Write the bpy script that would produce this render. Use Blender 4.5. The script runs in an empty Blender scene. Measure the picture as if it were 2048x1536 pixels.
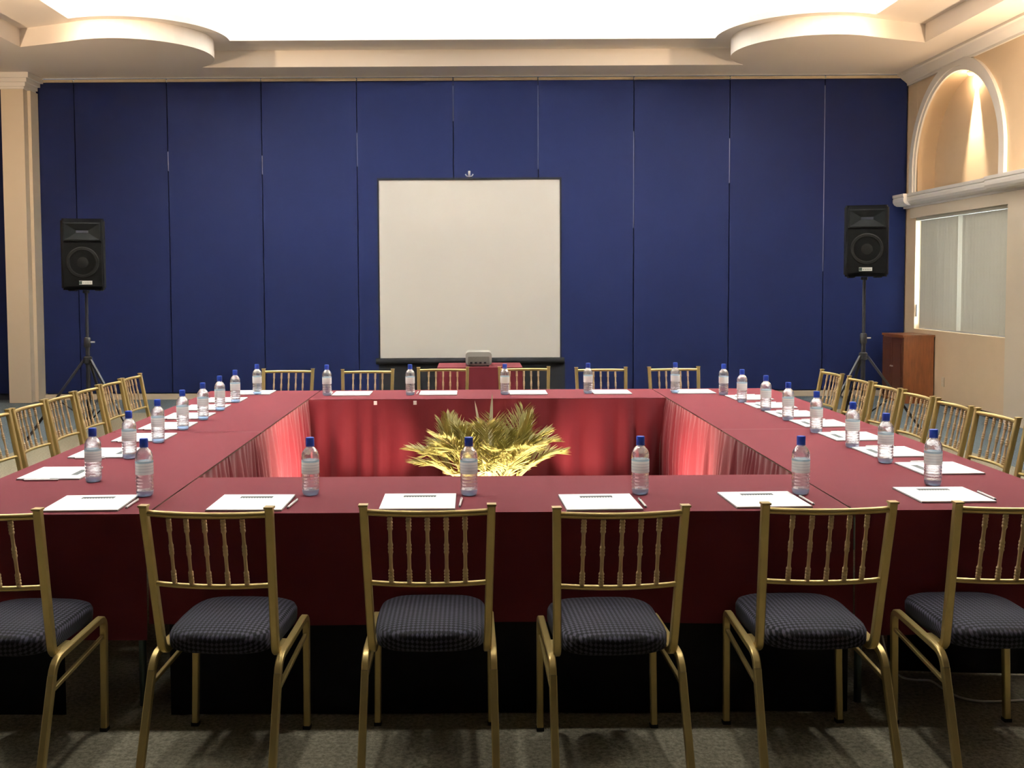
import bpy, math, random
from math import sin, cos, tan, pi, radians, sqrt, atan2, asin
from mathutils import Vector, Matrix, geometry
random.seed(7)
SC = bpy.context.scene
COL = SC.collection

# ------------------------------------------------------------------ camera
F, EYE, PITCH, ROLL = 2050.0, 1.58, radians(3.0), radians(0.3)
PX, PY = 948.0, 564.0 + 2050.0 * tan(radians(3.0))       # principal point in photo pixels
cam_r, cam_u, cam_f = Vector((1, 0, 0)), Vector((0, sin(PITCH), cos(PITCH))), Vector((0, cos(PITCH), -sin(PITCH)))
_r = cos(ROLL) * cam_r - sin(ROLL) * cam_u
_u = sin(ROLL) * cam_r + cos(ROLL) * cam_u
cam_r, cam_u = _r, _u
cd = bpy.data.cameras.new('camera')
cam = bpy.data.objects.new('camera', cd); COL.objects.link(cam)
cd.sensor_fit = 'HORIZONTAL'; cd.sensor_width = 36.0; cd.lens = 36.0 * F / 2048.0
cd.shift_x = (1024 - PX) / 2048.0
cd.shift_y = (PY - 768) / 2048.0
cd.clip_start = 0.05; cd.clip_end = 200
m = Matrix((cam_r, cam_u, -cam_f)).transposed().to_4x4()
m.translation = (0, 0, EYE)
cam.matrix_world = m
SC.camera = cam

def on_z(x, y, z):
    """the point of the horizontal plane z that the photo pixel looks at"""
    d = cam_f + cam_r * ((x - PX) / F) - cam_u * ((y - PY) / F)
    return Vector((0, 0, EYE)) + d * ((z - EYE) / d.z)

# ------------------------------------------------------------------ world, exposure
w = bpy.data.worlds.new('daylight'); SC.world = w; w.use_nodes = True
bgn = w.node_tree.nodes['Background']
bgn.inputs[0].default_value = (0.86, 0.93, 1.0, 1); bgn.inputs[1].default_value = 8.0
vs = SC.view_settings
vs.view_transform = 'Standard'; vs.look = 'None'; vs.gamma = 1.0; vs.use_curve_mapping = False
vs.exposure = 0.65

COVE_W = 365.0          # one fluorescent tube in the ceiling cove
COVE_COL = (0.93, 1.0, 1.02)
WARM = (1.0, 0.72, 0.46)

# ------------------------------------------------------------------ materials
MATS = {}
def nodes_of(name):
    mt = bpy.data.materials.new(name); mt.use_nodes = True
    nt = mt.node_tree
    return mt, nt, nt.nodes['Principled BSDF']

def mat(name, col, rough=0.6, metal=0.0, noise=0.0, scale=20.0, bump=0.0, bscale=60.0, spec=0.5, sheen=0.0, coat=0.0, stretch=None):
    mt, nt, b = nodes_of(name)
    b.inputs['Roughness'].default_value = rough; b.inputs['Metallic'].default_value = metal
    b.inputs['Specular IOR Level'].default_value = spec
    b.inputs['Sheen Weight'].default_value = sheen
    b.inputs['Coat Weight'].default_value = coat
    c = (*col, 1)
    tc = nt.nodes.new('ShaderNodeTexCoord'); mp = nt.nodes.new('ShaderNodeMapping')
    nt.links.new(tc.outputs['Object'], mp.inputs[0])
    if stretch: mp.inputs['Scale'].default_value = stretch
    nz = nt.nodes.new('ShaderNodeTexNoise'); nz.inputs['Scale'].default_value = scale; nz.inputs['Detail'].default_value = 4
    nt.links.new(mp.outputs[0], nz.inputs['Vector'])
    rp = nt.nodes.new('ShaderNodeMix'); rp.data_type = 'RGBA'
    rp.inputs[6].default_value = tuple(max(0, v * (1 - noise)) for v in col) + (1,)
    rp.inputs[7].default_value = tuple(min(1, v * (1 + noise)) for v in col) + (1,)
    nt.links.new(nz.outputs['Fac'], rp.inputs[0]); nt.links.new(rp.outputs[2], b.inputs['Base Color'])
    if bump:
        n2 = nt.nodes.new('ShaderNodeTexNoise'); n2.inputs['Scale'].default_value = bscale; n2.inputs['Detail'].default_value = 3
        nt.links.new(mp.outputs[0], n2.inputs['Vector'])
        bp = nt.nodes.new('ShaderNodeBump'); bp.inputs['Strength'].default_value = bump; bp.inputs['Distance'].default_value = 0.01
        nt.links.new(n2.outputs['Fac'], bp.inputs['Height']); nt.links.new(bp.outputs[0], b.inputs['Normal'])
    MATS[name] = mt
    return mt

mat('cream_paint', (0.70, 0.60, 0.47), 0.75, noise=0.03, scale=3, bump=0.03, bscale=150)
mat('ceiling_paint', (0.84, 0.775, 0.705), 0.8, noise=0.02, scale=2)
mat('peach_wall', (0.72, 0.545, 0.36), 0.7, noise=0.05, scale=4, bump=0.06, bscale=120)
mat('white_plaster', (0.85, 0.82, 0.78), 0.5, noise=0.02, scale=5)
mat('blue_fabric', (0.0092, 0.0140, 0.055), 0.6, noise=0.10, scale=2.2, bump=0.12, bscale=260, spec=0.07)
mat('dark_gap', (0.01, 0.011, 0.02), 0.8)
mat('metal_track', (0.45, 0.38, 0.27), 0.45, metal=0.3, noise=0.1)
mat('burgundy_cloth', (0.112, 0.0150, 0.0225), 0.85, noise=0.06, scale=9, bump=0.10, bscale=420, spec=0.08, sheen=0.04)
mat('red_skirt', (0.135, 0.0085, 0.016), 0.75, noise=0.08, scale=6, bump=0.06, bscale=300, spec=0.25, sheen=0.15)
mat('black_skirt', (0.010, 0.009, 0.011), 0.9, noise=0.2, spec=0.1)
mat('gold_metal', (0.53, 0.405, 0.16), 0.36, metal=0.65, noise=0.10, scale=14, spec=0.5)
mat('table_wood', (0.16, 0.10, 0.06), 0.6, noise=0.15, stretch=(1, 8, 8))
mat('steel_leg', (0.11, 0.15, 0.15), 0.45, metal=0.6, noise=0.1)
mat('paper', (0.94, 0.95, 0.95), 0.7, noise=0.01)
mat('ink', (0.07, 0.085, 0.085), 0.7, noise=0.2, scale=120)
mat('pad_back', (0.045, 0.045, 0.045), 0.7)
mat('pen_white', (0.80, 0.80, 0.78), 0.3)
mat('pen_black', (0.012, 0.012, 0.014), 0.35)
mat('cap_blue', (0.015, 0.06, 0.42), 0.35, noise=0.05)
mat('speaker_shell', (0.003, 0.003, 0.0035), 0.6, noise=0.2, scale=80, bump=0.2, bscale=300, spec=0.05)
mat('speaker_grille', (0.003, 0.003, 0.0028), 0.8, noise=0.3, scale=400, bump=0.4, bscale=500, spec=0.05)
mat('speaker_cone', (0.005, 0.0045, 0.004), 0.6, spec=0.1)
mat('horn_black', (0.005, 0.0055, 0.0055), 0.5, spec=0.08)
mat('badge', (0.75, 0.77, 0.75), 0.3)
mat('badge_ink', (0.05, 0.08, 0.07), 0.4)
mat('stand_black', (0.012, 0.012, 0.014), 0.45, metal=0.2)
mat('steel', (0.6, 0.6, 0.6), 0.3, metal=0.9)
mat('screen_white', (0.90, 0.94, 0.96), 0.8, noise=0.015, scale=3, bump=0.02, bscale=200)
mat('screen_black', (0.008, 0.008, 0.010), 0.8, spec=0.15)
mat('wood_shaded', (0.075, 0.020, 0.008), 0.45, noise=0.5, scale=9, stretch=(6, 6, 0.7))  # shade on the cabinet front, put into a darker wood colour
mat('wood_lit', (0.20, 0.062, 0.018), 0.42, noise=0.45, scale=9, stretch=(6, 6, 0.7))  # lit faces of the same cabinet, light put into a paler colour
mat('projector_grey', (0.42, 0.43, 0.42), 0.4, noise=0.03)
mat('projector_dark', (0.16, 0.155, 0.14), 0.5, noise=0.2, scale=60)
mat('glass_black', (0.02, 0.02, 0.03), 0.08)
mat('blind', (0.54, 0.53, 0.46), 0.7, noise=0.04, scale=40)
mat('window_frame', (0.62, 0.55, 0.43), 0.5)
mat('alu', (0.55, 0.55, 0.56), 0.35, metal=0.8)
mat('edge_metal', (0.16, 0.17, 0.24), 0.4, metal=0.3)
mat('spindle_gold', (0.56, 0.40, 0.22), 0.5, metal=0.15, noise=0.1)
mat('outlet', (0.66, 0.55, 0.40), 0.5)
mat('frond', (0.47, 0.43, 0.16), 0.5, noise=0.3, scale=12, spec=0.4)
mat('frond_pale', (0.62, 0.56, 0.26), 0.5, noise=0.2, scale=12, spec=0.4)
mat('strap_leaf', (0.70, 0.66, 0.46), 0.45, noise=0.15, scale=8)
mat('moss', (0.28, 0.24, 0.08), 0.9, noise=0.4, scale=30, bump=0.5)
mat('pot_clay', (0.16, 0.07, 0.03), 0.7, noise=0.2)
mat('cable_white', (0.92, 0.90, 0.85), 0.5)
mat('rubber', (0.014, 0.013, 0.012), 0.8)

def emitter(name, col, s):
    mt = bpy.data.materials.new(name); mt.use_nodes = True; nt = mt.node_tree
    nt.nodes.remove(nt.nodes['Principled BSDF'])
    e = nt.nodes.new('ShaderNodeEmission'); e.inputs[0].default_value = (*col, 1); e.inputs[1].default_value = s
    nt.links.new(e.outputs[0], nt.nodes['Material Output'].inputs[0]); MATS[name] = mt
emitter('tube_glow', COVE_COL, 6.0)
emitter('bulb_glow', WARM, 14.0)

def carpet():
    mt, nt, b = nodes_of('carpet')
    b.inputs['Roughness'].default_value = 0.95; b.inputs['Specular IOR Level'].default_value = 0.1
    L = nt.links; N = nt.nodes.new
    tc = N('ShaderNodeTexCoord')
    n1 = N('ShaderNodeTexNoise'); n1.inputs['Scale'].default_value = 62; n1.inputs['Detail'].default_value = 5; n1.inputs['Roughness'].default_value = 0.75
    L.new(tc.outputs['Object'], n1.inputs['Vector'])
    r1 = N('ShaderNodeValToRGB'); e = r1.color_ramp.elements
    e[0].position = 0.36; e[0].color = (0.15, 0.138, 0.095, 1); e[1].position = 0.66; e[1].color = (0.38, 0.345, 0.25, 1)
    L.new(n1.outputs['Fac'], r1.inputs[0])
    n2 = N('ShaderNodeTexNoise'); n2.inputs['Scale'].default_value = 60; n2.inputs['Detail'].default_value = 2
    L.new(tc.outputs['Object'], n2.inputs['Vector'])
    r2 = N('ShaderNodeValToRGB'); e = r2.color_ramp.elements
    e[0].position = 0.35; e[0].color = (0.06, 0.085, 0.10, 1); e[1].position = 0.7; e[1].color = (0.17, 0.20, 0.21, 1)
    L.new(n2.outputs['Fac'], r2.inputs[0])
    # blue-grey woven border along the walls
    sp = N('ShaderNodeSeparateXYZ'); L.new(tc.outputs['Object'], sp.inputs[0])
    def cmp(out, op, v):
        mnode = N('ShaderNodeMath'); mnode.operation = op; L.new(out, mnode.inputs[0]); mnode.inputs[1].default_value = v; return mnode.outputs[0]
    a = cmp(sp.outputs[0], 'GREATER_THAN', 4.55); c = cmp(sp.outputs[0], 'LESS_THAN', -4.35); d = cmp(sp.outputs[1], 'GREATER_THAN', 12.5)
    s = N('ShaderNodeMath'); s.operation = 'MAXIMUM'; L.new(a, s.inputs[0]); L.new(c, s.inputs[1])
    s2 = N('ShaderNodeMath'); s2.operation = 'MAXIMUM'; L.new(s.outputs[0], s2.inputs[0]); L.new(d, s2.inputs[1])
    mx = N('ShaderNodeMix'); mx.data_type = 'RGBA'
    L.new(s2.outputs[0], mx.inputs[0]); L.new(r1.outputs[0], mx.inputs[6]); L.new(r2.outputs[0], mx.inputs[7])
    L.new(mx.outputs[2], b.inputs['Base Color'])
    n3 = N('ShaderNodeTexNoise'); n3.inputs['Scale'].default_value = 220
    L.new(tc.outputs['Object'], n3.inputs['Vector'])
    bp = N('ShaderNodeBump'); bp.inputs['Strength'].default_value = 0.5; bp.inputs['Distance'].default_value = 0.01
    L.new(n3.outputs['Fac'], bp.inputs['Height']); L.new(bp.outputs[0], b.inputs['Normal'])
    MATS['carpet'] = mt
carpet()

def seat_fabric():
    mt, nt, b = nodes_of('seat_fabric')
    b.inputs['Roughness'].default_value = 0.85; b.inputs['Specular IOR Level'].default_value = 0.15
    L = nt.links; N = nt.nodes.new
    tc = N('ShaderNodeTexCoord'); sp = N('ShaderNodeSeparateXYZ'); L.new(tc.outputs['Object'], sp.inputs[0])
    def mth(op, i0, i1):
        n = N('ShaderNodeMath'); n.operation = op
        for k, v in enumerate((i0, i1)):
            if v is None: continue
            if isinstance(v, (int, float)): n.inputs[k].default_value = v
            else: L.new(v, n.inputs[k])
        return n.outputs[0]
    k = 205.0
    yz = mth('SUBTRACT', sp.outputs[1], sp.outputs[2])
    p = mth('SINE', mth('MULTIPLY', mth('ADD', sp.outputs[0], yz), k), None)
    q = mth('SINE', mth('MULTIPLY', mth('SUBTRACT', sp.outputs[0], yz), k), None)
    f = mth('ADD', mth('MULTIPLY', mth('MULTIPLY', p, q), 0.5), 0.5)
    r = N('ShaderNodeValToRGB'); e = r.color_ramp.elements
    e[0].position = 0.42; e[0].color = (0.006, 0.0055, 0.007, 1); e[1].position = 0.70; e[1].color = (0.046, 0.043, 0.062, 1)
    L.new(f, r.inputs[0]); L.new(r.outputs[0], b.inputs['Base Color'])
    MATS['seat_fabric'] = mt
seat_fabric()

def clear_mat(name, tint, tw, ior=1.12, rw=0.35, milk=0.0):
    """thin clear plastic: part straight-through, part refracting, with a fresnel gloss"""
    mt = bpy.data.materials.new(name); mt.use_nodes = True; nt = mt.node_tree; nt.nodes.remove(nt.nodes['Principled BSDF'])
    N = nt.nodes.new; L = nt.links
    tr = N('ShaderNodeBsdfTransparent'); tr.inputs[0].default_value = (*tint, 1)
    rf = N('ShaderNodeBsdfRefraction'); rf.inputs['Color'].default_value = (*tint, 1); rf.inputs['IOR'].default_value = ior; rf.inputs['Roughness'].default_value = 0.03
    tc = N('ShaderNodeTexCoord'); nz = N('ShaderNodeTexNoise'); nz.inputs['Scale'].default_value = 70; L.new(tc.outputs['Object'], nz.inputs['Vector'])
    bp = N('ShaderNodeBump'); bp.inputs['Strength'].default_value = 0.35; bp.inputs['Distance'].default_value = 0.006; L.new(nz.outputs['Fac'], bp.inputs['Height'])
    L.new(bp.outputs[0], rf.inputs['Normal'])
    mx = N('ShaderNodeMixShader'); mx.inputs[0].default_value = rw; L.new(tr.outputs[0], mx.inputs[1]); L.new(rf.outputs[0], mx.inputs[2])
    gl = N('ShaderNodeBsdfGlossy'); gl.inputs['Roughness'].default_value = 0.08; gl.inputs['Color'].default_value = (1, 1, 1, 1); L.new(bp.outputs[0], gl.inputs['Normal'])
    lw = N('ShaderNodeLayerWeight'); lw.inputs['Blend'].default_value = tw; L.new(bp.outputs[0], lw.inputs['Normal'])
    m2 = N('ShaderNodeMixShader'); L.new(lw.outputs['Facing'], m2.inputs[0]); L.new(mx.outputs[0], m2.inputs[1]); L.new(gl.outputs[0], m2.inputs[2])
    df = N('ShaderNodeBsdfTranslucent'); df.inputs[0].default_value = (0.85, 0.9, 1, 1)
    m3 = N('ShaderNodeMixShader'); m3.inputs[0].default_value = milk; L.new(m2.outputs[0], m3.inputs[1]); L.new(df.outputs[0], m3.inputs[2])
    L.new(m3.outputs[0], nt.nodes['Material Output'].inputs[0]); MATS[name] = mt
clear_mat('bottle_clear', (0.96, 0.98, 1.0), 0.50, 1.33, 0.6, 0.10)
clear_mat('bottle_base', (0.60, 0.78, 1.0), 0.5, 1.33, 0.5, 0.25)
clear_mat('window_glass', (0.95, 0.98, 0.98), 0.05, rw=0.0)

def label_mat():
    mt, nt, b = nodes_of('bottle_label')
    b.inputs['Roughness'].default_value = 0.5
    N = nt.nodes.new; L = nt.links
    tc = N('ShaderNodeTexCoord'); sp = N('ShaderNodeSeparateXYZ'); L.new(tc.outputs['Object'], sp.inputs[0])
    mr = N('ShaderNodeMapRange'); mr.inputs['From Min'].default_value = 0.087; mr.inputs['From Max'].default_value = 0.139; L.new(sp.outputs[2], mr.inputs[0])
    r = N('ShaderNodeValToRGB'); r.color_ramp.interpolation = 'CONSTANT'; e = r.color_ramp.elements
    W, G, Bl = (0.93, 0.94, 0.92, 1), (0.74, 0.76, 0.77, 1), (0.50, 0.68, 0.76, 1)
    e[0].position = 0; e[0].color = W
    e[1].position = 0.2; e[1].color = G
    for p, c in ((0.25, W), (0.42, G), (0.47, W), (0.62, G), (0.68, W), (0.86, Bl)):
        q = e.new(p); q.color = c
    L.new(mr.outputs[0], r.inputs[0]); L.new(r.outputs[0], b.inputs['Base Color'])
    tl = N('ShaderNodeBsdfTranslucent'); L.new(r.outputs[0], tl.inputs[0])
    mx = N('ShaderNodeMixShader'); mx.inputs[0].default_value = 0.55
    L.new(b.outputs[0], mx.inputs[1]); L.new(tl.outputs[0], mx.inputs[2]); L.new(mx.outputs[0], nt.nodes['Material Output'].inputs[0])
    MATS['bottle_label'] = mt
label_mat()

# ------------------------------------------------------------------ mesh builder
class MB:
    def __init__(s): s.v = []; s.f = []
    def add(s, vs, fs):
        o = len(s.v); s.v += [tuple(p) for p in vs]; s.f += [tuple(i + o for i in q) for q in fs]; return s
    def box(s, x0, x1, y0, y1, z0, z1):
        return s.add([(x0, y0, z0), (x1, y0, z0), (x1, y1, z0), (x0, y1, z0), (x0, y0, z1), (x1, y0, z1), (x1, y1, z1), (x0, y1, z1)],
                     [(0, 3, 2, 1), (4, 5, 6, 7), (0, 1, 5, 4), (1, 2, 6, 5), (2, 3, 7, 6), (3, 0, 4, 7)])
    def prism(s, poly, z0, z1):
        n = len(poly)
        vs = [(x, y, z0) for x, y in poly] + [(x, y, z1) for x, y in poly]
        return s.add(vs, [tuple(range(n - 1, -1, -1)), tuple(range(n, 2 * n))] + [(i, (i + 1) % n, n + (i + 1) % n, n + i) for i in range(n)])
    def lathe(s, prof, n=16, c=(0, 0, 0), cap=True):
        vs = []
        for r, z in prof:
            for k in range(n):
                a = 2 * pi * k / n; vs.append((c[0] + r * cos(a), c[1] + r * sin(a), c[2] + z))
        fs = []
        for i in range(len(prof) - 1):
            for k in range(n):
                a, b = i * n + k, i * n + (k + 1) % n
                fs.append((a, b, b + n, a + n))
        if cap:
            fs.append(tuple(range(n - 1, -1, -1))); o = (len(prof) - 1) * n; fs.append(tuple(range(o, o + n)))
        return s.add(vs, fs)
    def tube(s, pts, rad, n=8, side=None, square=False, cap=True):
        """sweep along pts; rad a number or list; square: section axes are `side` and tangent x side"""
        P = [Vector(p) for p in pts]; K = len(P)
        vs = []
        ref = Vector(side) if side else None
        prev = None
        for i, p in enumerate(P):
            t = (P[min(i + 1, K - 1)] - P[max(i - 1, 0)]).normalized()
            if ref is not None: a = (ref - t * ref.dot(t)).normalized()
            else:
                if prev is None:
                    h = Vector((0, 0, 1)) if abs(t.z) < 0.9 else Vector((1, 0, 0)); a = (h - t * h.dot(t)).normalized()
                else: a = (prev - t * prev.dot(t)).normalized()
            prev = a; b = t.cross(a)
            r = rad[i] if isinstance(rad, (list, tuple)) else rad
            if square:
                e = r * 0.72
                for u, v_ in ((r, e), (e, r), (-e, r), (-r, e), (-r, -e), (-e, -r), (e, -r), (r, -e)): vs.append(p + a * u + b * v_)
            else:
                for k in range(n):
                    q = 2 * pi * k / n; vs.append(p + a * (r * cos(q)) + b * (r * sin(q)))
        m_ = 8 if square else n
        fs = []
        for i in range(K - 1):
            for k in range(m_):
                x, y = i * m_ + k, i * m_ + (k + 1) % m_
                fs.append((x, y, y + m_, x + m_))
        if cap:
            fs.append(tuple(range(m_ - 1, -1, -1))); o = (K - 1) * m_; fs.append(tuple(range(o, o + m_)))
        return s.add(vs, fs)
    def grid(s, fn, nu, nv):
        vs = [fn(i / nu, j / nv) for j in range(nv + 1) for i in range(nu + 1)]
        fs = [(j * (nu + 1) + i, j * (nu + 1) + i + 1, (j + 1) * (nu + 1) + i + 1, (j + 1) * (nu + 1) + i) for j in range(nv) for i in range(nu)]
        return s.add(vs, fs)
    def mesh(s, name, material, smooth=False, angle=None):
        me = bpy.data.meshes.new(name); me.from_pydata(s.v, [], s.f); me.update()
        if smooth:
            for p in me.polygons: p.use_smooth = True
            if angle: me.set_sharp_from_angle(angle=radians(angle))
        me.materials.append(MATS[material]); return me
    def build(s, name, material, parent=None, smooth=False, loc=None, angle=None):
        o = bpy.data.objects.new(name, s.mesh(name, material, smooth, angle)); COL.objects.link(o)
        if parent is not None: o.parent = parent
        if loc is not None: o.location = loc
        return o

def tag(o, label=None, cat=None, group=None, kind=None):
    if label: o['label'] = label
    if cat: o['category'] = cat
    if group: o['group'] = group
    if kind: o['kind'] = kind
    return o
def empty(name, loc=(0, 0, 0), rz=0.0):
    o = bpy.data.objects.new(name, None); COL.objects.link(o); o.location = loc; o.rotation_euler = (0, 0, rz); o.empty_display_size = 0.1; return o
def copy_tree(o, parent=None):
    c = o.copy(); COL.objects.link(c)
    if parent is not None: c.parent = parent
    for ch in list(o.children): copy_tree(ch, c)
    return c
def struct(o): o['kind'] = 'structure'; return o
def rounded(pts, r, n=5):
    """polyline with rounded corners"""
    P = [Vector(p) for p in pts]; out = [P[0]]
    for i in range(1, len(P) - 1):
        a, b, c = P[i - 1], P[i], P[i + 1]
        d0, d1 = (a - b), (c - b); k = min(r, d0.length * 0.45, d1.length * 0.45)
        s0, s1 = b + d0.normalized() * k, b + d1.normalized() * k
        for j in range(n + 1):
            t = j / n; out.append(s0 * (1 - t) ** 2 + b * 2 * t * (1 - t) + s1 * t * t)
    out.append(P[-1]); return out
ORD = ['first', 'second', 'third', 'fourth', 'fifth', 'sixth', 'seventh', 'eighth', 'ninth', 'tenth']
def area_light(name, loc, direction, sx, sy, watts, col, parent=None):
    l = bpy.data.lights.new(name, 'AREA'); l.shape = 'RECTANGLE'; l.size = sx; l.size_y = sy; l.energy = watts; l.color = col
    o = bpy.data.objects.new(name, l); COL.objects.link(o); o.location = loc
    o.rotation_euler = Vector(direction).to_track_quat('-Z', 'Y').to_euler()
    if parent is not None: o.parent = parent
    return o
def spot_light(name, loc, target, watts, col, angle, blend=0.6, rad=0.03, parent=None):
    l = bpy.data.lights.new(name, 'SPOT'); l.energy = watts; l.color = col; l.spot_size = radians(angle); l.spot_blend = blend; l.shadow_soft_size = rad
    o = bpy.data.objects.new(name, l); COL.objects.link(o); o.location = loc
    o.rotation_euler = (Vector(target) - Vector(loc)).to_track_quat('-Z', 'Y').to_euler()
    if parent is not None: o.parent = parent
    return o

# ------------------------------------------------------------------ room shell
XW, YW, ZC = 5.87, 13.96, 4.34           # right wall, back wall, lower ceiling
XF, YF = -9.0, -4.0                      # far left wall, wall behind the camera
Z2, Z2T, Z3 = 4.55, 4.62, 5.02
struct(MB().box(XF - .2, XW + .5, YF - .2, YW + .2, -0.12, 0).build('floor', 'carpet'))

def hole_outline(xe, ye_back, y_front, cx, cy, r, corner):
    """coffer opening whose two far corners are filled by round discs (counter-clockwise)"""
    half = []
    a1 = asin(max(-1, min(1, (ye_back - cy) / r)))
    # right side: front corner -> bulge -> back edge
    half.append((xe, y_front)); half.append((xe, corner[1]))
    c0, tgt = Vector((xe, corner[1])), Vector((cx + r * cos(radians(-65)), cy + r * sin(radians(-65))))
    tdir = Vector((sin(radians(-65)) * -1, cos(radians(-65))))     # tangent at the start of the arc
    n = 7
    ctrl = tgt + tdir * (tgt - c0).length * 0.45
    for j in range(1, n):
        t = j / n; half.append(tuple(c0 * (1 - t) ** 2 + ctrl * 2 * t * (1 - t) + tgt * t * t))
    A0, A1 = radians(-65), -pi - a1          # clockwise round the disc to the back edge
    for j in range(29):
        a = A0 + (A1 - A0) * j / 28; half.append((cx + r * cos(a), cy + r * sin(a)))
    left = [(-x, y) for x, y in reversed(half)]
    return half + left

H1 = hole_outline(5.27, 13.285, 3.6, 4.08, 12.60, 0.92, (5.27, 12.10))
H2 = hole_outline(4.53, 12.745, 4.2, 4.05, 12.62, 1.08, (4.53, 11.64))
H3 = hole_outline(4.90, 13.10, 3.85, 4.10, 12.66, 0.74, (4.90, 12.22))
OUT = [(XF, YF), (XW, YF), (XW, YW), (XF, YW)]
MID = [(-5.6, 3.0), (5.6, 3.0), (5.6, 13.6), (-5.6, 13.6)]

def plate(mb, outer, hole, z, up=False):
    loops = [[Vector((x, y, 0)) for x, y in outer], [Vector((x, y, 0)) for x, y in hole]]
    tris = geometry.tessellate_polygon(loops); vs = [(p.x, p.y, z) for lp in loops for p in lp]
    mb.add(vs, [tuple(t) for t in tris])
def ribbon(mb, loop, z0, z1):
    n = len(loop)
    mb.add([(x, y, z0) for x, y in loop] + [(x, y, z1) for x, y in loop], [(i, (i + 1) % n, n + (i + 1) % n, n + i) for i in range(n)])
ceil = MB(); plate(ceil, OUT, H1, ZC); ribbon(ceil, H1, ZC, Z2)
ceil_o = struct(ceil.build('ceiling', 'ceiling_paint'))
c2 = MB(); plate(c2, MID, H2, Z2); ribbon(c2, H2, Z2, Z2T); plate(c2, MID, H2, Z2T)
c2.build('stepped_soffit', 'ceiling_paint', ceil_o)
c3 = MB(); ribbon(c3, H3, Z2T, Z3); c3.box(-5.6, 5.6, 3.0, 13.6, Z3, Z3 + .05)
c3.build('coffer_ceiling', 'ceiling_paint', ceil_o)

# back wall: movable blue partition panels hanging from a track
seams = [-5.93, -5.37, -4.12, -2.85, -1.565, -0.265, 0.88, 2.17, 3.465, 4.745, 5.86]
wb = struct(MB().box(XF - .2, XW + .5, YW + .05, YW + .25, 0, 5.1).build('wall_back', 'dark_gap'))
for i in range(len(seams) - 1):
    x0, x1 = seams[i] + .006, seams[i + 1] - .006
    MB().box(x0, x1, YW - .01, YW + .05, 0.09, 4.285).build('panel', 'blue_fabric', wb)
    MB().box(x0 + .003, x1 - .003, YW - .02, YW + .05, 4.287, 4.325).build('track_cover', 'metal_track', wb)
for i, za, zb_ in ((2, 3.10, 3.36), (3, 3.05, 3.30), (4, 3.15, 3.60), (5, 3.75, 4.22), (6, 3.10, 4.22), (7, 2.3, 3.60), (8, 2.9, 3.5), (9, 1.7, 4.2)):
    MB().box(seams[i] - .005, seams[i] + .005, YW - .002, YW + .04, za, zb_).build('edge_strip', 'edge_metal', wb)
for x0, x1 in ((-8.98, -7.7), (-7.68, -6.3)):
    MB().box(x0, x1, YW - .01, YW + .05, 0.09, 4.285).build('panel', 'blue_fabric', wb)
struct(MB().box(-5.9, 5.86, YW - .03, YW + .05, 0.0, 0.075).build('baseboard_back', 'cream_paint'))

# square plastered pillar on the left with a flared capital
pil = struct(empty('wall_pillar', (-6.07, 13.72, 0)))
MB().box(-.125, .17, -.12, .32, 0.0, 4.14).build('shaft', 'cream_paint', pil)
cp = MB()
for z0, z1, e in ((4.14, 4.17, .02), (4.17, 4.22, .045), (4.22, 4.27, .08), (4.27, 4.338, .12)):
    cp.box(-.125 - e, .17 + e, -.12 - e, .235, z0, z1)
cp.build('capital', 'white_plaster', pil)
MB().box(.1705, .215, .0, .32, 0.0, 4.14).build('side_jamb', 'cream_paint', pil)

struct(MB().box(XF - .2, XF, YF, YW, 0, 5.1).build('wall_left', 'blue_fabric'))
struct(MB().box(XF - .2, XW + .5, YF - .2, YF, 0, 5.1).build('wall_front', 'dark_gap'))

# right wall with the window opening and the arched niche
WY0, WY1, WZ0, WZ1 = 11.25, 13.66, 0.93, 2.41
NY, NR, NSZ, LEDGE = 12.58, 1.08, 3.02, 2.70         # niche centre, radius, springing height, ledge height
wr = MB()
wr.box(XW, XW + .4, YF, YW + .05, 0, WZ0)
wr.box(XW, XW + .4, YF, WY0, WZ0, WZ1); wr.box(XW, XW + .4, WY1, YW + .05, WZ0, WZ1)
wr.box(XW, XW + .4, YF, YW + .05, WZ1, LEDGE)
wr.box(XW, XW + .4, YF, NY - NR - .003, LEDGE, 5.1); wr.box(XW, XW + .4, NY + NR + .003, YW + .05, LEDGE, 5.1)
n = 40; D = 0.24
for k in range(n):
    y0, y1 = NY - NR + 2 * NR * k / n, NY - NR + 2 * NR * (k + 1) / n
    def zt(y): return NSZ + sqrt(max(0, NR * NR - (y - NY) ** 2))
    wr.add([(XW, y0, zt(y0)), (XW, y1, zt(y1)), (XW, y1, 5.1), (XW, y0, 5.1)], [(0, 1, 2, 3)])
arc = [(NY - NR, LEDGE)] + [(NY - NR * cos(pi * k / 48), NSZ + NR * sin(pi * k / 48)) for k in range(49)] + [(NY + NR, LEDGE)]
for k in range(len(arc) - 1):
    (y0, z0), (y1, z1) = arc[k], arc[k + 1]
    wr.add([(XW, y0, z0), (XW, y1, z1), (XW + D, y1, z1), (XW + D, y0, z0)], [(0, 1, 2, 3)])
wr.add([(XW + D, y, z) for y, z in arc], [tuple(range(len(arc)))])
wr.add([(XW, NY - NR, LEDGE), (XW, NY + NR, LEDGE), (XW + D, NY + NR, LEDGE), (XW + D, NY - NR, LEDGE)], [(0, 1, 2, 3)])
wr.box(XW + .401, XW + .45, YF, WY0 - .02, 0, 5.1); wr.box(XW + .401, XW + .45, WY1 + .02, YW + .2, 0, 5.1)
wr.box(XW + .401, XW + .45, YF, YW + .2, 2.5, 5.1)
wro = struct(wr.build('wall_right', 'peach_wall'))
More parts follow.
